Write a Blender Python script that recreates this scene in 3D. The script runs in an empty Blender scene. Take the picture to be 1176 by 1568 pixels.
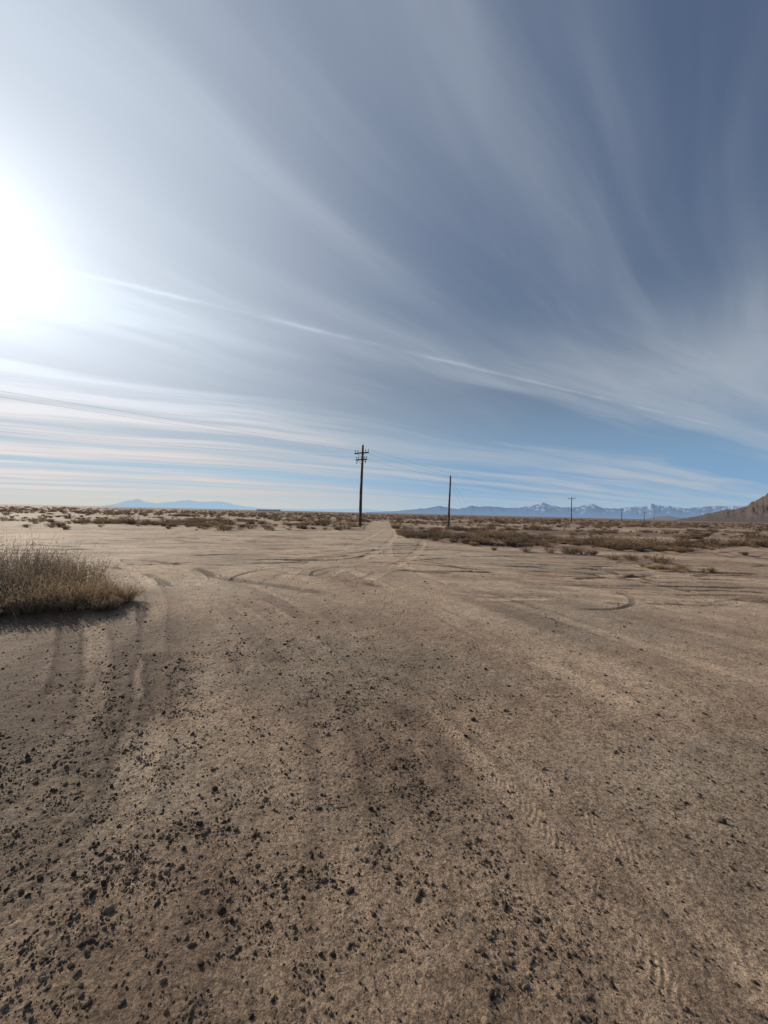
import bpy, math, numpy as np
from mathutils import Vector
rng=np.random.default_rng(7)
sc=bpy.context.scene
sc.view_settings.view_transform='Standard'; sc.view_settings.look='None'; sc.view_settings.exposure=0
R=math.radians
SUN_AZ=-49.5; SUN_EL=24.5
sd=Vector((math.sin(R(SUN_AZ))*math.cos(R(SUN_EL)),math.cos(R(SUN_AZ))*math.cos(R(SUN_EL)),math.sin(R(SUN_EL))))

# ---------------- node helpers
class NT:
    def __init__(s,nt): s.nt=nt; s.n=nt.nodes; s.l=nt.links
    def new(s,t,**k):
        n=s.n.new(t)
        for a,b in k.items(): setattr(n,a,b)
        return n
    def set(s,inp,v):
        if isinstance(v,bpy.types.NodeSocket): s.l.new(v,inp)
        else:
            if inp.type=='RGBA' and hasattr(v,'__len__') and len(v)==3: v=(*v,1)
            inp.default_value=v
    def m(s,op,a,b=0.0,c=0.0,clamp=False):
        n=s.new('ShaderNodeMath',operation=op,use_clamp=clamp)
        s.set(n.inputs[0],a); s.set(n.inputs[1],b); s.set(n.inputs[2],c)
        return n.outputs[0]
    def v3(s,op,a,b=None,sc=None):
        n=s.new('ShaderNodeVectorMath',operation=op); s.set(n.inputs[0],a)
        if b is not None: s.set(n.inputs[1],b)
        if sc is not None: s.set(n.inputs['Scale'],sc)
        return n.outputs[0]
    def vec(s,x,y,z=0.0):
        n=s.new('ShaderNodeCombineXYZ')
        s.set(n.inputs[0],x);s.set(n.inputs[1],y);s.set(n.inputs[2],z); return n.outputs[0]
    def mix(s,f,a,b,bt='MIX'):
        n=s.new('ShaderNodeMix',data_type='RGBA',blend_type=bt)
        n.clamp_factor=True
        s.set(n.inputs[0],f); s.set(n.inputs[6],a); s.set(n.inputs[7],b); return n.outputs[2]
    def noise(s,v,scale,detail=4,rough=.55,dist=0.0,col=False):
        n=s.new('ShaderNodeTexNoise'); s.set(n.inputs['Vector'],v)
        n.inputs['Scale'].default_value=scale; n.inputs['Detail'].default_value=detail
        n.inputs['Roughness'].default_value=rough; n.inputs['Distortion'].default_value=dist
        return n.outputs[1] if col else n.outputs[0]
    def ramp(s,v,a,b,smooth=True):
        n=s.new('ShaderNodeMapRange'); n.interpolation_type='SMOOTHSTEP' if smooth else 'LINEAR'
        s.set(n.inputs[0],v); n.inputs[1].default_value=a; n.inputs[2].default_value=b
        return n.outputs[0]

# ---------------- world
w=bpy.data.worlds.new("World"); sc.world=w; w.use_nodes=True
w.cycles.sampling_method='MANUAL'; w.cycles.sample_map_resolution=256
N=NT(w.node_tree); N.n.clear()
out=N.new('ShaderNodeOutputWorld'); bg=N.new('ShaderNodeBackground'); bg.inputs[1].default_value=0.1
N.l.new(bg.outputs[0],out.inputs[0])
sky=N.new('ShaderNodeTexSky',sky_type='NISHITA'); sky.sun_disc=False
sky.sun_elevation=R(SUN_EL); sky.sun_rotation=R(SUN_AZ); sky.air_density=1.0; sky.dust_density=0.4; sky.ozone_density=3.0
tc=N.new('ShaderNodeTexCoord'); g=tc.outputs['Generated']
sp=N.new('ShaderNodeSeparateXYZ'); N.l.new(g,sp.inputs[0]); X,Y,Z=sp.outputs
zz=N.m('MAXIMUM',Z,0.03); zo=N.m('ADD',N.m('MAXIMUM',Z,0.0),0.045)
def proj(zden,az):
    a=R(az); px=N.m('DIVIDE',X,zden); py=N.m('DIVIDE',Y,zden)
    u=N.m('ADD',N.m('MULTIPLY',px,math.sin(a)),N.m('MULTIPLY',py,math.cos(a)))
    v=N.m('SUBTRACT',N.m('MULTIPLY',px,math.cos(a)),N.m('MULTIPLY',py,math.sin(a)))
    return u,v
u1,v1=proj(zo,45); u2,v2=proj(zo,64); u3,v3=proj(zz,63.6)
warp=N.noise(N.vec(u1,v1,3.0),0.45,2)
A=N.noise(N.vec(N.m('MULTIPLY',u1,0.22),N.m('ADD',N.m('MULTIPLY',v1,1.7),N.m('MULTIPLY',warp,.9)),2.3),1.0,5,.5,.2)
A=N.ramp(A,.36,.72)
Af=N.noise(N.vec(N.m('MULTIPLY',u1,0.7),N.m('ADD',N.m('MULTIPLY',v1,5.0),N.m('MULTIPLY',warp,2.5)),7.3),1.0,5,.5,.5)
Af=N.ramp(Af,.30,.72)
B=N.noise(N.vec(N.m('MULTIPLY',u2,0.11),N.m('ADD',N.m('MULTIPLY',v2,1.10),N.m('MULTIPLY',warp,.8)),5.1),1.0,6,.54,.2)
B=N.ramp(B,.41,.60)
Bf=N.noise(N.vec(N.m('MULTIPLY',u2,0.5),N.m('MULTIPLY',v2,3.6),9.1),1.0,6,.62,.5)
Bm=N.ramp(N.noise(N.vec(N.m('MULTIPLY',u1,0.25),N.m('MULTIPLY',v1,.5),1.7),1.0,2),.33,.55)
lowm=N.m('SUBTRACT',1.0,N.ramp(Z,.20,.48)); him=N.ramp(Z,.16,.45)
hor=N.ramp(Z,0.0,0.05)
fa=N.m('MULTIPLY',N.m('MULTIPLY',A,him),N.m('ADD',0.16,N.m('MULTIPLY',Af,.34)))
fb=N.m('MULTIPLY',N.m('MULTIPLY',B,lowm),N.m('ADD',0.30,N.m('MULTIPLY',Bf,1.05)))
fb=N.m('MULTIPLY',N.m('MULTIPLY',fb,hor),N.m('ADD',.5,N.m('MULTIPLY',Bm,.5)))
# contrail
cw=N.noise(N.vec(N.m('MULTIPLY',u3,1.6),N.m('MULTIPLY',v3,1.0),0.0),3.0,5,.7)
dv=N.m('ADD',N.m('ADD',v3,2.075),N.m('MULTIPLY',N.m('SUBTRACT',cw,.5),0.045))
cg=N.m('EXPONENT',N.m('MULTIPLY',N.m('POWER',N.m('ABSOLUTE',N.m('DIVIDE',dv,0.021)),1.5),-1.0))
cmask=N.m('MULTIPLY',N.m('SUBTRACT',1.0,N.ramp(u3,4.9,5.25)),N.m('ADD',.12,N.m('MULTIPLY',.75,N.ramp(N.noise(N.vec(u3,0.0,4.4),1.6,4),.38,.60))))
ct=N.m('MULTIPLY',N.m('MULTIPLY',cg,cmask),0.42)
# sun angle
vd=N.new('ShaderNodeVectorMath',operation='DOT_PRODUCT'); N.l.new(g,vd.inputs[0]); vd.inputs[1].default_value=sd
dt=N.m('MAXIMUM',vd.outputs['Value'],0.0)
g3=N.m('POWER',dt,4.0); g10=N.m('POWER',dt,14.0); g40=N.m('POWER',dt,110.0)
cr=N.m('ADD',N.m('ADD',5.0,N.m('MULTIPLY',g3,3.9)),N.m('MULTIPLY',g10,1.2))
crc=N.v3('SCALE',(.87,.98,1.11),sc=cr)
low_warm=N.m('MULTIPLY',N.m('SUBTRACT',1.0,N.ramp(Z,.05,.30)),N.ramp(dt,.5,.92))
cc=N.mix(low_warm,crc,(1.20,.91,.74),'MULTIPLY')
s0=N.v3('MULTIPLY',sky.outputs[0],(1.26,1.16,1.34))
s1=N.v3('DIVIDE',s0,N.v3('ADD',(1,1,1),N.v3('SCALE',s0,sc=.16)))
hz=N.m('SUBTRACT',1.0,N.ramp(Z,.0,.34))
hcol=N.mix(N.ramp(dt,.35,.95),(2.0,4.0,6.5),(4.2,6.1,7.6))
hcol=N.mix(N.m('SUBTRACT',1.0,N.ramp(Z,0.0,.09)),hcol,N.mix(N.ramp(dt,.3,.9),(3.7,5.3,6.6),(6.3,6.4,6.1)))
s2=N.mix(N.m('MULTIPLY',hz,.9),s1,hcol)
veil=N.m('ADD',N.m('MULTIPLY',N.m('MULTIPLY',g3,0.78),N.ramp(Z,.04,.34)),N.m('MULTIPLY',g10,.05))
fac=N.m('ADD',N.m('ADD',fa,fb),N.m('ADD',ct,veil),clamp=True)
col=N.mix(N.m('MULTIPLY',fac,.92),s2,cc)
gs=N.m('ADD',N.m('MULTIPLY',g40,4.5),N.m('MULTIPLY',g10,.5))
gl=N.v3('SCALE',(1,.98,.92),sc=gs)
N.l.new(N.v3('ADD',col,gl),bg.inputs[0])

# ---------------- sun
sl=bpy.data.lights.new("sun",'SUN'); sl.energy=4.2; sl.angle=R(0.6); sl.color=(1,.88,.72)
so=bpy.data.objects.new("sun",sl); sc.collection.objects.link(so)
so.rotation_euler=(-sd).to_track_quat('-Z','Y').to_euler()

# ---------------- numpy noise
def vn(x,y,seed=0):
    xi=np.floor(x).astype(np.int64); yi=np.floor(y).astype(np.int64); fx=x-xi; fy=y-yi
    fx=fx*fx*fx*(fx*(fx*6-15)+10); fy=fy*fy*fy*(fy*(fy*6-15)+10)
    def h(a,b):
        n=(a*374761393+b*668265263+seed*982451653)&0xffffffff
        n=((n^(n>>13))*1274126177)&0xffffffff
        n=((n^(n>>16))*2246822519)&0xffffffff
        return ((n^(n>>15))&0xffffff)/float(0xffffff)
    a=h(xi,yi);b=h(xi+1,yi);c=h(xi,yi+1);d=h(xi+1,yi+1)
    return (a+(b-a)*fx)*(1-fy)+(c+(d-c)*fx)*fy
def fbm(x,y,o=4,seed=0,g=.5):
    t=0;a=1;s=0
    for i in range(o):
        t=t+a*vn(x*2**i+i*17.3,y*2**i-i*9.1,seed+i); s+=a; a*=g
    return t/s
def ss(x,a,b):
    t=np.clip((x-a)/(b-a),0,1); return t*t*(3-2*t)
def seg(x,y,a,b_,w):
    a=np.array(a);b_=np.array(b_);d=b_-a; t=np.clip(((x-a[0])*d[0]+(y-a[1])*d[1])/d.dot(d),0,1)
    return np.exp(-(np.hypot(x-a[0]-t*d[0],y-a[1]-t*d[1])/w)**2)

# ---------------- tyre tracks
tracks=[]
def smooth(pts,n=6):
    p=np.array(pts,float)
    for _ in range(2):
        q=[p[0]]
        for i in range(len(p)-1): q+= [p[i]*.75+p[i+1]*.25,p[i]*.25+p[i+1]*.75]
        q.append(p[-1]); p=np.array(q)
    return p
def tr(pts,w,depth,tone,tread=0.0,sm=True,full=False): tracks.append((smooth(pts) if sm else np.array(pts,float),w,depth,tone,tread,full))
tr([(-9.0,12.5),(-4.6,7.9),(-2.54,4.24),(-1.54,2.53),(-1.2,1.6)],.24,.014,.30,.7,full=True)
tr([(-9.8,12.2),(-5.4,7.2),(-3.2,4.3),(-2.3,3.1),(-1.95,2.4)],.22,.014,.30,1.5,full=True)
tr([(-4.1,6.6),(-2.35,4.1),(-1.75,3.1),(-1.45,2.5)],.24,.020,-.40,.6)
tr([(-5.0,6.1),(-3.6,4.5),(-2.9,3.6),(-2.5,3.0)],.24,.020,-.35,.8)
tr([(1.1,0.4),(.97,1.3),(.90,1.75),(.72,2.3),(.2,3.5),(-1.5,6.1),(-5,9.5),(-11,13)],.17,.003,.10,.9)
tr([(1.45,0.6),(1.3,1.5),(1.1,2.0),(.7,2.9),(.1,4.2),(-1.8,7.2),(-5.4,10.6)],.15,.003,.10,.7)
tr([(-.45,.6),(-.4,1.6),(-.62,2.6),(-1.4,4.2),(-3.2,6.7),(-6.5,9.8),(-14,14)],.25,.003,.08,.4)
tr([(-.1,1.2),(-.2,2.2),(-.5,3.3),(-1.5,5.2),(-3.6,8),(-8,12)],.22,.002,.08,.4)
tr([(.6,2.2),(.1,3.6),(-1.0,5.6),(-3.2,8.6),(-7,12),(-14,15.5)],.3,.006,-.20,.3)
tr([(2.2,3.0),(1.4,5),(.2,8),(-1.5,12),(-2,18),(-.5,30)],.28,.008,.18,.2)
tr([(3.8,3.6),(2.8,6),(1.4,9),(.2,13),(.2,18),(1.0,30)],.28,.008,.18,.2)
tr([(3.2,6.7),(3.8,6.65),(4.3,6.85),(4.8,7.3),(5.1,7.9),(5.05,8.6)],.13,.012,-.85,.5,full=True)
tr([(3.9,9.2),(5,9.0),(7,9.3),(10,9.4)],.16,.012,-.5,.3,full=True)
tr([(-3.4,8.5),(-3.55,9.3),(-3.3,10.3),(-2.7,10.8),(-2.0,10.6)],.12,.012,-.7,.4,full=True)
tr([(-1.7,9.3),(-1.9,10.2),(-1.5,11),(-.9,11.3)],.10,.012,-.8,.4,full=True)
r2=np.random.default_rng(3)
for i in range(70):
    cx=r2.uniform(-16,6); cy=r2.uniform(9,25); a=r2.uniform(-.5,.6); k=r2.uniform(-.3,.3); L=r2.uniform(2,6); p=[]
    x,y=cx,cy
    for j in range(10):
        p.append((x,y)); x+=L/10*math.cos(a); y+=L/10*math.sin(a); a+=k*L/10
    tn=r2.choice([-.75,-.6,-.4,.3])
    tr(p,r2.uniform(.14,.32),.022,tn,.4,False)
    if r2.random()<.5: tr([(q[0]+.2,q[1]+1.5) for q in p],.22,.02,tn,.4,False)
for i in range(34):
    x0=r2.uniform(1,8); y0=r2.uniform(7,14.5); a=r2.uniform(-.15,.08)
    p=[(x0+j*1.2,y0+j*1.2*math.tan(a)+.02*j*j*r2.uniform(-1,1)) for j in range(8)]
    tr(p,r2.uniform(.12,.26),.015,r2.choice([-.5,-.35,.35]),.3,False)
for o in (-.8,.8,2.6):
    tr([(-2+o*.6,9),(-1+o,16),(0+o,26),(1+o*.8,45),(3+o,90)],.35,.015,.15,.0)
# wheel lines swinging right along the scrub edge
for o in (0,1.7):
    tr([(-2.5,13+o),(0,17+o*.8),(3,19.5+o*.5),(7,18.3+o*.5),(12,16.3+o*.5),(18,14.3+o*.5)],.34,.02,.3 if o else -.35,0,full=True)

azk=np.array([-180,-62,-45,-38,-27,-18,-8,-3,-1.4,0.6,1.8,3.5,6,10.6,17.6,24,35,40,45,62,180.])
rk=np.array([20,26,33,32,29.5,31,33,36,75,75,29,25,22.5,20.0,17.6,16.9,17,17.6,18.5,20,20.])
def clear_r(x,y):
    az=np.degrees(np.arctan2(x,y)); return np.interp(az,azk,rk)
def ground(x,y,attrs=False):
    r=np.hypot(x,y); n=len(x)
    def fade(f): return np.clip(1.6-r*0.006*f*2,0,1)
    h=0.05*(fbm(x*.12,y*.12,3,11)-.5)+.03*(fbm(x*.6,y*.6,3,12)-.5)*ss(r,2,6)
    edge=fbm(x*.25,y*.25,3,40)
    cr_=clear_r(x,y)*(0.93+.14*edge)
    scrub=ss(r-cr_,-.6,.8)
    yr=20.9-.37*np.clip(x,0,18)+.9*(edge-.5)
    road=np.exp(-(np.abs(y-yr)/1.15)**4)*ss(x,1.5,3.5)
    nearstrip=ss(yr-y,.4,.9)*ss(x,1,3)
    road2=np.exp(-((y-(31+.02*x))/1.5)**4)*ss(-x,6,12)*.8
    road3=np.exp(-((y-(45+.1*x+3*edge))/2.5)**4)*ss(np.abs(x),5,10)*.6
    scrub=np.clip(scrub-np.maximum(np.maximum(road,road2),road3)*.97,0,1)*(1-.5*nearstrip)
    h+=scrub*(.10*fbm(x*.4,y*.4,3,15)+.10*(fbm(x*2.2,y*2.2,2,16)-.3)*fade(2))
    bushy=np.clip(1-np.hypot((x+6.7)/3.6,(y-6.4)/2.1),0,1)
    rl=ss(-x-y*.42,.0,.9)*ss(-y,-7,-5)
    rl2=rl*ss(y,2.0,3.2)
    rough=np.clip(ss(fbm(x*.9+y*.35,y*.35,3,21),.42,.62)*ss(-x,-1.2,.6)*ss(-y,-8,-3)*.7+rl*.6,0,1)
    h+=bushy*.12
    h+=.012*(fbm(x*2.0,y*2.0,2,22)-.5)*fade(2)*(.5+rough)
    n1=vn(x*11,y*11,23); h+=.005*(n1-.5)*fade(11)*(.5+rough)
    n2=vn(x*26+n1,y*26,24); h+=.0075*np.maximum(n2-.45,0)*fade(26)*(.6+1.2*rough+.9*rl2)
    n3=vn(x*58,y*58,25); h+=.0070*np.maximum(n3-.4,0)*fade(55)*(.8+.9*rough)
    n4=vn(x*105,y*105,26); h+=.0050*np.maximum(n4-.4,0)*fade(80)*(.9+.8*rough)
    wb=ss(x,.5,3)*ss(y,6.3,8.5)*(1-scrub)*ss(-y,-24,-14)
    wv=fbm(x*.35+3,(y+.12*x)*2.6,3,31); wv=ss(wv,.33,.67)
    h+=.03*(wv-.5)*wb
    lw=ss(-x,-2,2)*ss(y,8.5,12)*(1-scrub); wv2=ss(fbm(x*.6,(y-.2*x)*1.8,3,33),.33,.67); h+=.025*(wv2-.5)*lw
    tone=.42+.50*(fbm(x*.35,y*.35,4,51)-.5)+.45*(fbm(x*1.3+y*.5,y*.8,3,52)-.5)
    sw=x+.035*y*y*1.0; st=ss(fbm(sw*1.7,y*.10,4,53),.3,.7)
    tone+=.22*(st-.5)*ss(-y,-14,-6)*(.4+.6*ss(y,1.6,3.5))
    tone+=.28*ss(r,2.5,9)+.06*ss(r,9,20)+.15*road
    drk=seg(x,y,(-.15,3.5),(.22,2.4),.30)+.7*seg(x,y,(.22,2.4),(.35,1.6),.25)+.6*seg(x,y,(-1.3,1.9),(-.6,1.1),.4)
    tone-=.12*drk*ss(fbm(x*3,y*3,3,57),.3,.6)
    damp=ss(fbm(x*2.6,y*1.7,4,59),.52,.66)*ss(-r,-6,-3)
    tone-=.14*damp
    tone-=.10*rl+.30*rl2+.06*rough
    tone-=.45*ss(bushy,0,.35)  # shade under and around the sagebrush painted into the soil tone
    tone+=.24*(wv-.5)*wb+.28*(wv2-.5)*lw
    pink=ss(fbm(x*.3+7,y*.5,3,61),.40,.62)*.9
    for P,wd,dp,tn,td,full in tracks:
        mn=P.min(0)-.5; mx=P.max(0)+.5
        idx=np.nonzero((x>mn[0])&(x<mx[0])&(y>mn[1])&(y<mx[1]))[0]
        if len(idx)==0: continue
        xx=x[idx];yy=y[idx]; best=np.full(len(idx),9.); sg=np.zeros(len(idx)); al=np.zeros(len(idx)); acc=0
        for i in range(len(P)-1):
            a=P[i];b=P[i+1];d=b-a;L=np.hypot(*d)
            t=np.clip(((xx-a[0])*d[0]+(yy-a[1])*d[1])/(L*L),0,1)
            ex=xx-a[0]-t*d[0]; ey=yy-a[1]-t*d[1]; ds=np.hypot(ex,ey); s=(d[0]*ey-d[1]*ex)/L
            k=ds<best; best[k]=ds[k]; sg[k]=s[k]; al[k]=acc+t[k]*L; acc+=L
        bb=best+.05*(fbm(xx*4,yy*4,2,73)-.5)
        e=ss(-bb,-wd*.70,-wd*.38)
        berm=np.exp(-((bb-wd*.62)/(wd*.2))**2)
        patch=ss(fbm(xx*1.1,yy*1.1,2,71),.32,.58)
        if full: patch=.55+.45*patch
        patch=patch*ss(al,0,.5)*ss(acc-al,0,.5)
        pt2=ss(fbm(xx*3.1,yy*3.1,2,75),.35,.65)
        chev=np.sin((al-np.abs(sg)*1.0+.02*vn(xx*20,yy*20,76))*2*np.pi/.040)
        rr=np.hypot(xx,yy); fd=np.clip(1.7-rr/3.5,0,1)
        h[idx]+=patch*(-dp*e+dp*.6*berm*(.3+vn(xx*9,yy*9,72)))+pt2*patch*.0022*td*e*chev*fd
        tone[idx]+=patch*tn*e-patch*.08*berm*(tn>0)+patch*.08*berm*(tn<0)
    if not attrs: return h
    bare=ss(fbm(x*.09,y*.22,4,81),.50,.61)
    scr=scrub*(1-.75*bare*ss(r,20,26)*ss(-r,-160,-70))
    return h,np.clip(tone,0,1),pink,scr,rough

def mk_mesh(name,V,F,smooth=True,mat=None,col=None):
    me=bpy.data.meshes.new(name); F=np.asarray(F,np.int32); k=F.shape[1]
    me.vertices.add(len(V)); me.vertices.foreach_set('co',np.asarray(V,np.float32).ravel())
    me.loops.add(F.size); me.loops.foreach_set('vertex_index',F.ravel())
    me.polygons.add(len(F)); me.polygons.foreach_set('loop_start',np.arange(0,F.size,k,dtype=np.int32))
    me.update(calc_edges=True)
    if smooth: me.polygons.foreach_set('use_smooth',np.ones(len(F),bool))
    if col is not None:
        a=me.attributes.new('soil','FLOAT_COLOR','POINT'); a.data.foreach_set('color',np.asarray(col,np.float32).ravel())
    if mat: me.materials.append(mat)
    me.validate()
    return me
def add(name,me):
    o=bpy.data.objects.new(name,me); sc.collection.objects.link(o); return o

# ---------------- ground material
def new_mat(name):
    m=bpy.data.materials.new(name); m.use_nodes=True; T=NT(m.node_tree)
    b=m.node_tree.nodes['Principled BSDF']; return m,T,b
gm,T,b=new_mat("dirt")
at=T.new('ShaderNodeAttribute',attribute_name='soil'); s3=T.new('ShaderNodeSeparateColor'); T.l.new(at.outputs['Color'],s3.inputs[0])
tone,pink,scr=s3.outputs; geo=T.new('ShaderNodeNewGeometry'); P=geo.outputs['Position']
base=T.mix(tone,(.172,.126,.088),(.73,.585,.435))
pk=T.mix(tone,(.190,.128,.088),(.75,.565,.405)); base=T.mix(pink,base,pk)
fn=T.noise(P,42,5,.72); base=T.mix(T.ramp(fn,.36,.58),T.mix(1.0,base,(.44,.42,.40),'MULTIPLY'),base)
fn2=T.noise(P,150,2,.7); base=T.mix(T.ramp(fn2,.38,.62),T.mix(1.0,base,(.60,.59,.58),'MULTIPLY'),T.mix(1.0,base,(1.14,1.13,1.12),'MULTIPLY'))
mn=T.noise(P,4,4,.65); base=T.mix(T.ramp(mn,.25,.75),T.mix(1.0,base,(.80,.78,.76),'MULTIPLY'),T.mix(1.0,base,(1.14,1.13,1.12),'MULTIPLY'))
sn=T.noise(P,1.6,5,.7); sb=T.mix(T.ramp(sn,.38,.62),(.125,.082,.058),(.40,.28,.19))
sn2=T.noise(P,.07,4,.65); sb=T.mix(T.ramp(sn2,.38,.60),sb,(.17,.112,.080))
base=T.mix(scr,base,sb)
T.l.new(base,b.inputs['Base Color']); b.inputs['Roughness'].default_value=.85; b.inputs['Specular IOR Level'].default_value=.25
bm1=T.new('ShaderNodeBump'); bm1.inputs['Strength'].default_value=1; bm1.inputs['Distance'].default_value=.012
T.l.new(T.noise(P,75,5,.75),bm1.inputs['Height'])
bm2=T.new('ShaderNodeBump'); bm2.inputs['Strength'].default_value=.7; bm2.inputs['Distance'].default_value=.03
T.l.new(T.noise(P,9,4,.65),bm2.inputs['Height']); T.l.new(bm1.outputs[0],bm2.inputs['Normal'])
T.l.new(bm2.outputs[0],b.inputs['Normal'])

# ---------------- ground mesh
ang=np.radians(np.concatenate([np.arange(-60,60,.125),np.arange(60,300,3.)]))
rad=np.concatenate([np.geomspace(.45,80,1050),np.geomspace(84,40000,110)])
A_,R_=np.meshgrid(ang,rad); x=(R_*np.sin(A_)).ravel(); y=(R_*np.cos(A_)).ravel()
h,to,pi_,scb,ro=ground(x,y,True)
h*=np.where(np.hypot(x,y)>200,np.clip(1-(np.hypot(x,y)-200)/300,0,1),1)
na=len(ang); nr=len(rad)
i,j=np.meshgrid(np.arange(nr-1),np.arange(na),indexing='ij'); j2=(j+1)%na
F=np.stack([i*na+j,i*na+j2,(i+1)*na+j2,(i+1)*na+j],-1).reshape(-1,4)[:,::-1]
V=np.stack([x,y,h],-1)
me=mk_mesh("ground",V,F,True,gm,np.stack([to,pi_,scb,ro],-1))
import bmesh
add("ground",me)
cap_v=V[:na]; cen=np.array([[0,0,cap_v[:,2].mean()]]); cv=np.vstack([cap_v,cen]); cf=np.array([[na,(k+1)%na,k] for k in range(na)])
cm=mk_mesh("ground_cap",cv,cf,True,gm,np.tile([.4,.4,0,0],(na+1,1)))
co=add("cap",cm); co.parent=bpy.data.objects["ground"]

# ---------------- instancer via geometry nodes
def instancer(name,pts,rot,scl,idx,objs,mat):
    coll=bpy.data.collections.new(name+"_parts")
    for o in objs: coll.objects.link(o)
    me=bpy.data.meshes.new(name); me.vertices.add(len(pts)); me.vertices.foreach_set('co',np.asarray(pts,np.float32).ravel())
    a=me.attributes.new('rot','FLOAT_VECTOR','POINT'); a.data.foreach_set('vector',np.asarray(rot,np.float32).ravel())
    a=me.attributes.new('scl','FLOAT_VECTOR','POINT'); a.data.foreach_set('vector',np.asarray(scl,np.float32).ravel())
    a=me.attributes.new('idx','INT','POINT'); a.data.foreach_set('value',np.asarray(idx,np.int32))
    o=add(name,me)
    ng=bpy.data.node_groups.new(name,'GeometryNodeTree')
    ng.interface.new_socket('Geometry',in_out='INPUT',socket_type='NodeSocketGeometry')
    ng.interface.new_socket('Geometry',in_out='OUTPUT',socket_type='NodeSocketGeometry')
    G=NT(ng); gi=G.new('NodeGroupInput'); go=G.new('NodeGroupOutput')
    ip=G.new('GeometryNodeInstanceOnPoints'); ci=G.new('GeometryNodeCollectionInfo')
    ci.inputs['Collection'].default_value=coll; ci.inputs['Separate Children'].default_value=True; ci.inputs['Reset Children'].default_value=True
    G.l.new(gi.outputs[0],ip.inputs['Points']); G.l.new(ci.outputs[0],ip.inputs['Instance']); ip.inputs['Pick Instance'].default_value=True
    def na_(nm,ty):
        n=G.new('GeometryNodeInputNamedAttribute',data_type=ty); n.inputs[0].default_value=nm; return n.outputs[0]
    G.l.new(na_('idx','INT'),ip.inputs['Instance Index'])
    er=G.new('FunctionNodeEulerToRotation'); G.l.new(na_('rot','FLOAT_VECTOR'),er.inputs[0]); G.l.new(er.outputs[0],ip.inputs['Rotation'])
    G.l.new(na_('scl','FLOAT_VECTOR'),ip.inputs['Scale'])
    G.l.new(ip.outputs[0],go.inputs[0])
    md=o.modifiers.new('inst','NODES'); md.node_group=ng
    return o

# ---------------- clods
cm_,T,b=new_mat("damp_soil")
oi=T.new('ShaderNodeObjectInfo'); geo=T.new('ShaderNodeNewGeometry')
c=T.mix(T.m('POWER',oi.outputs['Random'],1.5),(.052,.038,.028),(.30,.225,.16))
c=T.mix(T.noise(geo.outputs['Position'],150,2),T.mix(1.,c,(.6,.6,.6),'MULTIPLY'),c)
T.l.new(c,b.inputs['Base Color']); b.inputs['Roughness'].default_value=.95; b.inputs['Specular IOR Level'].default_value=.06
tmpl=[]
for k in range(14):
    bmm=bmesh.new(); bmesh.ops.create_icosphere(bmm,subdivisions=2,radius=1)
    rr=np.random.default_rng(100+k); dirs=rr.normal(size=(7,3)); dirs/=np.linalg.norm(dirs,axis=1)[:,None]; am=rr.uniform(-.28,.28,7)
    el=rr.uniform(.6,1.25,3)
    for v in bmm.verts:
        p=np.array(v.co); s=1+sum(am[q]*math.sin(3*p.dot(dirs[q])+q) for q in range(7))*.8+rr.uniform(-.13,.13)
        v.co=Vector(p*s*el)
    mm=bpy.data.meshes.new("clod"); bmm.to_mesh(mm); bmm.free(); mm.materials.append(cm_); tmpl.append(bpy.data.objects.new("clod_%02d"%k,mm))
def sample_clods(n,r0,r1):
    r=np.sqrt(rng.uniform(r0*r0,r1*r1,n)); a=np.radians(rng.uniform(-60,60,n)); return r*np.sin(a),r*np.cos(a)
x1,y1=sample_clods(480000,.7,6.); x2,y2=sample_clods(110000,6.,14.)
cx=np.concatenate([x1,x2]); cy=np.concatenate([y1,y2]); cr0=np.hypot(cx,cy)
dens=.14+.20*ss(fbm(cx*1.6,cy*.9,3,91),.42,.68)
dens+=.26*seg(cx,cy,(-.15,3.5),(.22,2.3),.26)+.20*seg(cx,cy,(.22,2.3),(.35,1.5),.28)
dens+=.20*seg(cx,cy,(-1.1,1.9),(-.55,1.1),.36)+.12*seg(cx,cy,(-2.6,2.3),(-1.3,1.2),.35)+.12*seg(cx,cy,(-.6,2.2),(-.3,1.3),.2)
dens+=.30*seg(cx,cy,(-4.6,6.2),(-1.9,2.7),.22)+.3*seg(cx,cy,(-2.1,4.1),(-1.5,2.9),.14)
dens*=(.46+.54*ss(-cx,-1.6,.4))*(.30+1.1*ss(fbm(cx*9,cy*9,2,92),.4,.7))
dens*=np.where(cr0<6,1-.935*ss(cr0+1.2*(fbm(cx*.8,cy*.8,2,93)-.5),2.2,5.4),1-.7*ss(cr0,7,14))
k=rng.random(len(cx))<dens; cx=cx[k];cy=cy[k];cr0=cr0[k]; n=len(cx)
sz=np.clip(np.exp(rng.normal(-6.0,.57,n)),.0013,.0140); sz*=1+.5*ss(cr0,2.5,6)
cz=ground(cx,cy)+sz*.12
scl=sz[:,None]*np.stack([rng.uniform(.8,1.3,n),rng.uniform(.8,1.3,n),rng.uniform(.6,1.0,n)],-1)
rot=np.stack([rng.uniform(-.4,.4,n),rng.uniform(-.4,.4,n),rng.uniform(0,6.28,n)],-1)
instancer("soil_clods",np.stack([cx,cy,cz],-1),rot,scl,rng.integers(0,14,n),tmpl,cm_)

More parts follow.
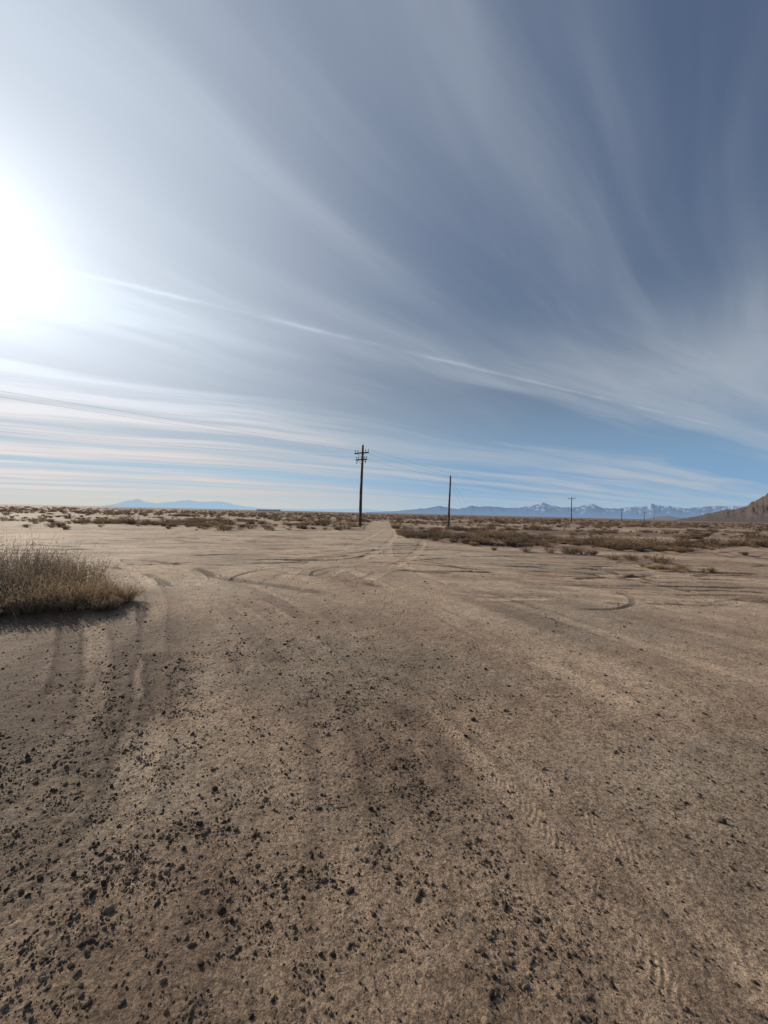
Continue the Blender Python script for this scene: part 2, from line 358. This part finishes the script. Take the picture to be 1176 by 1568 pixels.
# ---------------- shrubs
def plant_mat(name,cols):
    m,T,b=new_mat(name); oi=T.new('ShaderNodeObjectInfo'); at=T.new('ShaderNodeAttribute',attribute_name='soil')
    rp=T.new('ShaderNodeValToRGB'); rp.color_ramp.interpolation='LINEAR'
    els=rp.color_ramp.elements
    while len(els)<len(cols): els.new(.5)
    for q,cc_ in enumerate(cols): els[q].position=q/(len(cols)-1); els[q].color=(*cc_,1)
    s=T.new('ShaderNodeSeparateColor'); T.l.new(at.outputs['Color'],s.inputs[0])
    T.l.new(T.m('FRACT',T.m('ADD',oi.outputs['Random'],s.outputs[1])),rp.inputs[0]) if 'scrub' in name else T.l.new(s.outputs[1],rp.inputs[0])
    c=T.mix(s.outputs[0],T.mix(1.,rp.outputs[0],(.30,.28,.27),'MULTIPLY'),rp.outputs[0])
    T.l.new(c,b.inputs['Base Color']); b.inputs['Roughness'].default_value=.9; b.inputs['Specular IOR Level'].default_value=.1
    tl=T.new('ShaderNodeBsdfTranslucent'); T.l.new(c,tl.inputs[0]); mx=T.new('ShaderNodeMixShader'); mx.inputs[0].default_value=.3
    o=m.node_tree.nodes['Material Output']; T.l.new(b.outputs[0],mx.inputs[1]); T.l.new(tl.outputs[0],mx.inputs[2]); T.l.new(mx.outputs[0],o.inputs[0])
    return m
def bush(n,H,Rr,leaves,lw,sw,rg,c=(0,0,0),hue=(0,1),up=.9,t0=.3):
    th=rg.uniform(0,2*np.pi,n); rb=Rr*.35*np.sqrt(rg.random(n)); til=rg.beta(1.5,1.5,n)*1.25
    L=H*rg.uniform(.55,1.05,n)*(1-.25*til/1.25)
    b0=np.stack([rb*np.cos(th),rb*np.sin(th),np.full(n,-.02)],-1)
    th2=th+rg.normal(0,.5,n); ox=np.stack([np.cos(th2),np.sin(th2),np.zeros(n)],-1)*(Rr*til/1.25)[:,None]
    jit=rg.normal(0,.05*H,(n,2,3))
    def cur(t):
        t=t[:,None]; return b0+ox*t**.9+np.array([0,0,1])*L[:,None]*t**(up)+jit[:,0]*np.sin(t*3.14)+jit[:,1]*t*t
    ts=[0,.35,.7,1.0]; ctr=[cur(np.full(n,t)) for t in ts]
    side=np.stack([-np.sin(th2+rg.normal(0,1,n)),np.cos(th2),rg.normal(0,.2,n)],-1)
    V=[];C=[]
    hu=rg.uniform(*hue,n)
    for q,t in enumerate(ts):
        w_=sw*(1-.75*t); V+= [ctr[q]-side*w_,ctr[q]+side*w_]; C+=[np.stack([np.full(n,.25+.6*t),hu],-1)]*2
    V=np.stack(V,1).reshape(-1,3); C=np.stack(C,1).reshape(-1,2)
    bs=np.arange(n)[:,None]*8; F=np.concatenate([bs+np.array([[2*q,2*q+1,2*q+3,2*q+2]]) for q in range(3)])
    m=n*leaves; ii=np.repeat(np.arange(n),leaves)
    t=rg.uniform(t0,1.02,m)
    t_=t[:,None]; pc=b0[ii]+ox[ii]*t_**.9+np.array([0,0,1])*L[ii][:,None]*t_**up+jit[ii,0]*np.sin(t_*3.14)+jit[ii,1]*t_*t_
    d=rg.normal(size=(m,3)); d[:,2]=np.abs(d[:,2])+.6; d/=np.linalg.norm(d,axis=1)[:,None]
    s=np.cross(d,rg.normal(size=(m,3))); s/=np.linalg.norm(s,axis=1)[:,None]+1e-6
    ll=lw*rg.uniform(1.5,5,m)[:,None]; lwid=lw*rg.uniform(.35,.7,m)[:,None]
    LV=np.stack([pc,pc+d*ll*.5+s*lwid,pc+d*ll,pc+d*ll*.5-s*lwid],1).reshape(-1,3)
    LF=np.arange(m*4).reshape(-1,4)+len(V)
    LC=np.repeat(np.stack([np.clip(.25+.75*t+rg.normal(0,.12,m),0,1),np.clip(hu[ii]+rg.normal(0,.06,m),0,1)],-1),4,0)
    V=np.vstack([V,LV])+np.array(c); F=np.vstack([F,LF]); C=np.vstack([C,LC])
    return V,F,np.concatenate([C,np.zeros((len(C),1)),np.ones((len(C),1))],1)
sm=plant_mat("scrub_plant",[(.11,.080,.060),(.20,.138,.098),(.40,.28,.18),(.14,.11,.086),(.50,.35,.21),(.14,.10,.076)])
tm=[]
for k in range(8):
    rg=np.random.default_rng(200+k); H=[.45,.6,.35,.7,.5,.3,.55,.4][k]
    V_,F_,C_=bush(90,H,H*rg.uniform(.7,1.2),4,.026,.007,rg,hue=(0,.12))
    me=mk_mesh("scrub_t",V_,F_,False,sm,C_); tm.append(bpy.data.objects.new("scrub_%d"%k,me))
n=52000; r=np.exp(rng.uniform(math.log(15),math.log(420),n)); a=np.radians(rng.uniform(-56,56,n)); x=r*np.sin(a); y=r*np.cos(a)
h,_,_,scb,_=ground(x,y,True)
d=scb**1.5*(.06+1.0*ss(fbm(x*.22,y*.3,3,301),.42,.60))*np.where(r<40,.46,np.where(r<120,.38,.33))
k=rng.random(n)<d; x=x[k];y=y[k];h=h[k];r=r[k];n=len(x)
h=h*np.where(r>200,np.clip(1-(r-200)/300,0,1),1)
s=np.clip(np.exp(rng.normal(-.47,.38,n)),.28,1.5)*np.where(r>80,1.35,1)*np.where((x>0)&(r<30),.75,.9)
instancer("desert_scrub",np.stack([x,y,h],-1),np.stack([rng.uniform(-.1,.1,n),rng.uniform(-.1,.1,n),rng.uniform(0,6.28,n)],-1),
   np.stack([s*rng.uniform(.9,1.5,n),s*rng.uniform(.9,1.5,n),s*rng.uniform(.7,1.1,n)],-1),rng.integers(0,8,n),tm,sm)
# dry grass tuft row (right)
gx=rng.uniform(8.6,10.4,18); gy=12.4+rng.normal(0,.22,18)-(gx-9.5)*.25
gm2=plant_mat("dry_grass",[(.50,.35,.18),(.40,.28,.15),(.24,.17,.11)])
parts=[bush(50,.15*rng.uniform(.5,1.15),.16,3,.012,.004,rng,(gx[q],gy[q],0.0),(0,1)) for q in range(18)]
def join(parts):
    off=0;Vs=[];Fs=[];Cs=[]
    for V_,F_,C_ in parts: Vs.append(V_);Fs.append(F_+off);Cs.append(C_);off+=len(V_)
    return np.vstack(Vs),np.vstack(Fs),np.vstack(Cs)
jj=join(parts); add("dry_grass_tuft",mk_mesh("dry_grass_tuft",jj[0],jj[1],False,gm2,jj[2]))
# near sagebrush
bmat=plant_mat("sagebrush_leaf",[(.20,.165,.135),(.30,.24,.18),(.43,.32,.21),(.60,.43,.26)])
cl=[]; rg=np.random.default_rng(5)
spec=[(-4.05,6.0,.42,.34,.85),(-4.3,5.75,.42,.36,.8),(-4.35,6.4,.50,.40,.7),(-4.65,5.55,.40,.36,.75),(-4.8,6.1,.55,.45,.6),(-4.9,6.8,.58,.5,.5),
 (-5.1,5.4,.42,.38,.6),(-5.3,5.9,.62,.5,.4),(-5.5,6.6,.72,.55,.3),(-5.7,5.35,.5,.45,.4),(-5.9,6.0,.74,.55,.2),(-6.1,6.9,.82,.6,.25),(-6.4,5.6,.65,.5,.2),(-6.6,6.4,.80,.6,.2),
 (-7.1,7.2,.85,.6,.2),(-7.1,5.9,.7,.55,.3),(-7.6,6.6,.8,.6,.2),(-5.6,7.4,.6,.5,.4),(-6.4,7.8,.7,.5,.3),(-3.85,6.35,.28,.26,.95),(-3.8,5.85,.24,.22,1.0),(-5.0,5.1,.28,.3,.7),(-5.6,4.95,.32,.3,.6)]
spec=[(a_-.40,b_,c_*(.98 if d_<.5 else 1.02),d_,e_) for a_,b_,c_,d_,e_ in spec]
gz=ground(np.array([s_[0] for s_ in spec]),np.array([s_[1] for s_ in spec]))
for q,(bx,by,H,Rr,hu) in enumerate(spec):
    Hq=H*rg.uniform(.80,1.12)
    cl.append(bush(270,Hq,Rr*.9,7,.010,.0030,rg,(bx,by,gz[q]),(max(0,hu-.35),min(1,hu+.2))))
    cl.append(bush(45,Hq*1.3,Rr*1.15,10,.007,.0028,rg,(bx,by,gz[q]),(max(0,hu-.1),min(1,hu+.4)),.9,.65))
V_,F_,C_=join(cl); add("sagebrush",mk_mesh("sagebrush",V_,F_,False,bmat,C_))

# ---------------- poles
wm,T,b=new_mat("weathered_wood"); geo=T.new('ShaderNodeNewGeometry')
mp=T.new('ShaderNodeMapping'); mp.inputs['Scale'].default_value=(12,12,.8); T.l.new(geo.outputs['Position'],mp.inputs[0])
T.l.new(T.mix(T.noise(mp.outputs[0],2,5,.7),(.035,.022,.015),(.12,.08,.055)),b.inputs['Base Color']); b.inputs['Roughness'].default_value=.85
im,T,b=new_mat("insulator_ceramic"); geo=T.new('ShaderNodeNewGeometry'); T.l.new(T.mix(T.noise(geo.outputs['Position'],20,2),(.18,.17,.16),(.3,.29,.28)),b.inputs['Base Color']); b.inputs['Roughness'].default_value=.3
mm_,T,b=new_mat("wire_metal"); geo=T.new('ShaderNodeNewGeometry'); T.l.new(T.mix(T.noise(geo.outputs['Position'],5,2),(.22,.22,.23),(.30,.30,.31)),b.inputs['Base Color']); b.inputs['Roughness'].default_value=.5; b.inputs['Metallic'].default_value=.6
from mathutils import Matrix
def cone(bmm,p0,p1,r0,r1,seg=12,mi=0):
    p0=Vector(p0);p1=Vector(p1);d=p1-p0
    M=Matrix.Translation((p0+p1)/2)@d.to_track_quat('Z','Y').to_matrix().to_4x4()
    r=bmesh.ops.create_cone(bmm,cap_ends=True,segments=seg,radius1=r0,radius2=r1,depth=d.length,matrix=M)
    for f in {f for v in r['verts'] for f in v.link_faces}: f.material_index=mi; f.smooth=len(f.verts)==4
def beam(bmm,c,ax,L,w_,h_,mi=0):
    ax=Vector(ax).normalized(); M=Matrix.Translation(Vector(c))@ax.to_track_quat('X','Z').to_matrix().to_4x4()@Matrix.Diagonal((L,w_,h_,1))
    r=bmesh.ops.create_cube(bmm,size=1,matrix=M)
    for f in {f for v in r['verts'] for f in v.link_faces}: f.material_index=mi
attach={}
def pole(x,y,H,arms,lean=(0,0),key=None,arm_ax=(.81,-.58,0),rad_=.15):
    z=float(ground(np.array([x]),np.array([y]))[0]) if math.hypot(x,y)<200 else 0
    bmm=bmesh.new(); top=Vector((lean[0],lean[1],H)); K=5; prev=Vector((0,0,-.3))
    for q in range(1,K+1):
        t=q/K; nx=top*t+Vector((.015*math.sin(q*2.1),0,0)) if q<K else top
        cone(bmm,prev,nx,rad_*(1-.38*(t-1/K)),rad_*(1-.38*t),14); prev=nx
    ax=Vector(arm_ax).normalized(); side=Vector((-ax.y,ax.x,0)); at=[]
    cone(bmm,top,top+Vector((0,0,.08)),rad_*.5,rad_*.3)
    for hz,L in arms:
        c=top*(hz/H)+side*(-rad_*.62-.055)
        beam(bmm,c,ax,L,.10,.125)
        for sgn in (-1,1):
            beam(bmm,c+ax*sgn*L*.17+Vector((0,0,-.24))-side*.055,ax*sgn*.34*L+Vector((0,0,.48)),math.hypot(.34*L,.48),.012,.04,2)
            for fr in (.46,.27):
                p=c+ax*sgn*L*fr+Vector((0,0,.0625)); cone(bmm,p,p+Vector((0,0,.12)),.015,.015,8,2)
                cone(bmm,p+Vector((0,0,.12)),p+Vector((0,0,.17)),.065,.06,12,1); cone(bmm,p+Vector((0,0,.17)),p+Vector((0,0,.21)),.05,.045,12,1); cone(bmm,p+Vector((0,0,.21)),p+Vector((0,0,.27)),.04,.025,12,1)
                at.append(Vector((x,y,z))+p+Vector((0,0,.27)))
    if arms:
        p=top+Vector((0,0,.08)); cone(bmm,p,p+Vector((0,0,.14)),.06,.03,12,1); at.append(Vector((x,y,z))+p+Vector((0,0,.1)))
        hz,L=arms[-1]
        for sgn in (-.8,.75): 
            c=top*(hz/H)+ax*sgn*L*.5-side*.16; cone(bmm,c+Vector((0,0,-.05)),c+Vector((0,0,-.42)),.05,.035,10,1); cone(bmm,c+Vector((0,0,-.42))-side*.12,c+Vector((0,0,-.1))-side*.16,.018,.018,8,2)
    m_=bpy.data.meshes.new("utility_pole"); bmm.to_mesh(m_); bmm.free(); m_.materials.append(wm);m_.materials.append(im);m_.materials.append(mm_)
    o=add("utility_pole",m_); o.location=(x,y,z)
    attach[key]=(at,Vector((x,y,z))+top)
pole(-2.55,41,8.65,[(7.85,1.9),(7.15,1.5)],(.13,0),'a',rad_=.175)
pole(7.9,47,6.3,[],(.12,0),'b',rad_=.14)
pole(67.7,139,8.9,[(8.4,2.6)],(0,0),'c',rad_=.19)
pole(165.6,268,8.9,[(8.4,2.8)],(0,0),'d',rad_=.24)
pole(268,396,9,[(8.4,3.0)],(0,0),'e',rad_=.28)
pole(372,530,9,[(8.4,3.0)],(0,0),'f',rad_=.3)
pole(-75,-57,8.8,[(8.2,2.1),(7.4,1.9)],(0,0),'z')
wires=[]
def wire(p,q,sag,rad_=.007,n=24):
    wires.append(([p.lerp(q,t/n)-Vector((0,0,4*sag*(t/n)*(1-t/n))) for t in range(n+1)],rad_))
A_a,T_a=attach['a'];A_z,T_z=attach['z'];A_c,T_c=attach['c'];A_d,_=attach['d'];A_e,_=attach['e'];A_f,_=attach['f'];_,T_b=attach['b']
wire(A_a[0],A_z[0],1.9,.004);wire(A_a[2],A_z[2],2.0,.004)
wire(A_a[4],A_z[4],3.4,.004)
for q,s_ in ((0,1.2),(2,1.3)): wire(A_a[q],A_c[q],s_,.006); wire(A_c[q],A_d[q],1.5,.009); wire(A_d[q],A_e[q],1.5,.01); wire(A_e[q],A_f[q],1.5,.01)
wire(A_a[4],T_b-Vector((0,0,.3)),.15,.006)
wire(T_b-Vector((0,0,.3)),A_c[0],.9,.006)
wire(T_b-Vector((0,0,.3)),Vector((12.2,48,0)),0,.007,2); wire(T_b-Vector((0,0,.8)),Vector((11.0,47.6,0)),0,.007,2)
bmm=bmesh.new()
for pts,rw in wires:
    for q in range(len(pts)-1): cone(bmm,pts[q],pts[q+1],rw,rw,5,0)
m_=bpy.data.meshes.new("power_lines"); bmm.to_mesh(m_); bmm.free(); m_.materials.append(mm_); add("power_lines",m_)

# ---------------- distant building
sw_,T,b=new_mat("sheet_metal_wall"); geo=T.new('ShaderNodeNewGeometry'); T.l.new(T.mix(T.noise(geo.outputs['Position'],.6,4),(.66,.64,.60),(.80,.78,.74)),b.inputs['Base Color'])
rf,T,b=new_mat("shed_roof"); geo=T.new('ShaderNodeNewGeometry'); T.l.new(T.mix(T.noise(geo.outputs['Position'],.6,4),(.55,.52,.48),(.7,.66,.6)),b.inputs['Base Color'])
bmm=bmesh.new(); W,D,Hh=34,12,2.6
def bx(c,s_,mi): 
    r=bmesh.ops.create_cube(bmm,size=1,matrix=Matrix.Translation(c)@Matrix.Diagonal((*s_,1)))
    for f in {f for v in r['verts'] for f in v.link_faces}: f.material_index=mi
bx((0,0,Hh/2),(W,D,Hh),0)
vs=[bmm.verts.new(p) for p in ((-W/2-.4,-D/2-.4,Hh+.01),(W/2+.4,-D/2-.4,Hh+.01),(W/2+.4,D/2+.4,Hh+.01),(-W/2-.4,D/2+.4,Hh+.01),(-W/2-.4,0,Hh+1.1),(W/2+.4,0,Hh+1.1))]
for f in ((0,1,5,4),(2,3,4,5),(0,4,3),(1,2,5),(3,2,1,0)): bmm.faces.new([vs[q] for q in f]).material_index=1
for q in range(5): bx((-12+q*6,-D/2-.03,1.3),(2.6,.06,2.2 if q%2==0 else 1.0),1)
m_=bpy.data.meshes.new("shed"); bmm.to_mesh(m_); bmm.free(); m_.materials.append(sw_); m_.materials.append(rf); o=add("shed",m_); o.location=(-180,600,0)

# ---------------- mountains
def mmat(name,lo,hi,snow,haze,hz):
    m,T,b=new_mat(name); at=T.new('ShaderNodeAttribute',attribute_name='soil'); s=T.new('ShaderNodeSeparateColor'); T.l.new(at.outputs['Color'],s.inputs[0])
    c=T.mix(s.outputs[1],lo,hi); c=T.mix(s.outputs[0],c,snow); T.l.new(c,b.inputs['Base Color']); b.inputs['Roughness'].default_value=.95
    em=T.new('ShaderNodeEmission'); em.inputs[0].default_value=(*haze,1); mx=T.new('ShaderNodeMixShader')  # distance haze painted in as a constant glow per ridge, stronger towards its foot
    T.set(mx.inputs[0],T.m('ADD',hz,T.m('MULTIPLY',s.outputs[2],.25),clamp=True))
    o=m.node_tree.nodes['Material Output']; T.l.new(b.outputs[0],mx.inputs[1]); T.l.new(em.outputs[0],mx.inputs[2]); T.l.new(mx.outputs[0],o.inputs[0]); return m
def ridge(name,px,hp,D,depth,mat,snow=False,seed=0,step=.06,rows=28,jag=.1,freq=30,rgh=.3):
    px=np.array(px,float); az=np.degrees(np.arctan((px-588)/589.)); te=np.array(hp)/np.hypot(px-588,589)
    aa=np.arange(az[0],az[-1],step); P0=np.interp(aa,az,te)*D
    P0=P0*(1+jag*(fbm(aa*freq/20,aa*0,4,seed)-.5)*2)
    s=np.linspace(-1,1,rows); AA,S=np.meshgrid(aa,s)
    Pm=np.tile(P0,(rows,1)); rn=1-np.abs(2*fbm(AA*.7+S*.5,S*2.2+AA*.25,4,seed+3)-1)
    env=1-np.abs(S)**1.2; H=Pm*env*(1-rgh*(1-rn)*ss(np.abs(S),0,.35))
    H=np.maximum(H,0)-np.where(np.abs(S)>.99,3,0)
    Rr=D+S*depth; X_=Rr*np.sin(np.radians(AA)); Y_=Rr*np.cos(np.radians(AA))
    V=np.stack([X_,Y_,H],-1).reshape(-1,3); n_=len(aa)
    i,j=np.meshgrid(np.arange(rows-1),np.arange(n_-1),indexing='ij'); F=np.stack([i*n_+j,i*n_+j+1,(i+1)*n_+j+1,(i+1)*n_+j],-1).reshape(-1,4)
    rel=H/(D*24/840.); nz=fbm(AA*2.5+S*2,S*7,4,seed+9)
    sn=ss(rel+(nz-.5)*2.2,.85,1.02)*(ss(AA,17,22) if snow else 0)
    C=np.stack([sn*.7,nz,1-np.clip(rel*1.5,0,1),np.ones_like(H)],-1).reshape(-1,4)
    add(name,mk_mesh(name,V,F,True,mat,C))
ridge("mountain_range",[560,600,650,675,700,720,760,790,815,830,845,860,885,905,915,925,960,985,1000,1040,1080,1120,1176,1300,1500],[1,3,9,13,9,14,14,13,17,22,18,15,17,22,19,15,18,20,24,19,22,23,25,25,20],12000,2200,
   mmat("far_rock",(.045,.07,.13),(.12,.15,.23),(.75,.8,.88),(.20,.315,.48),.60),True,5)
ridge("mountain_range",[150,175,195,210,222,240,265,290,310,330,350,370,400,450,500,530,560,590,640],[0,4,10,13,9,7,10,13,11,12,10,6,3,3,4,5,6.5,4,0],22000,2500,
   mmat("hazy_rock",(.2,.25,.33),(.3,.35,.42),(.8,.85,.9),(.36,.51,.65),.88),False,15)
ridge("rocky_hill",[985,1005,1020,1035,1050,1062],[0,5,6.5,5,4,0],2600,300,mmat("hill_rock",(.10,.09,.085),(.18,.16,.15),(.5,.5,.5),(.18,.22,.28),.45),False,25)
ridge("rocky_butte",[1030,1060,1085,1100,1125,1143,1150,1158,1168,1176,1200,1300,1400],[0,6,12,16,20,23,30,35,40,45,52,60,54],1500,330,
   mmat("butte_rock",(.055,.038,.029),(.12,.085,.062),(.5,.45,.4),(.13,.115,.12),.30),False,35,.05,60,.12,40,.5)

# ---------------- camera
cam=bpy.data.cameras.new("camera"); cam.sensor_fit='HORIZONTAL'; cam.sensor_width=36; cam.lens=18.03; cam.clip_end=100000; cam.clip_start=.05
o=bpy.data.objects.new("camera",cam); sc.collection.objects.link(o); sc.camera=o
M=Matrix.Rotation(R(90.15),4,'X')@Matrix.Rotation(R(1.36),4,'Z')
o.matrix_world=Matrix.Translation((0,0,1.6))@M
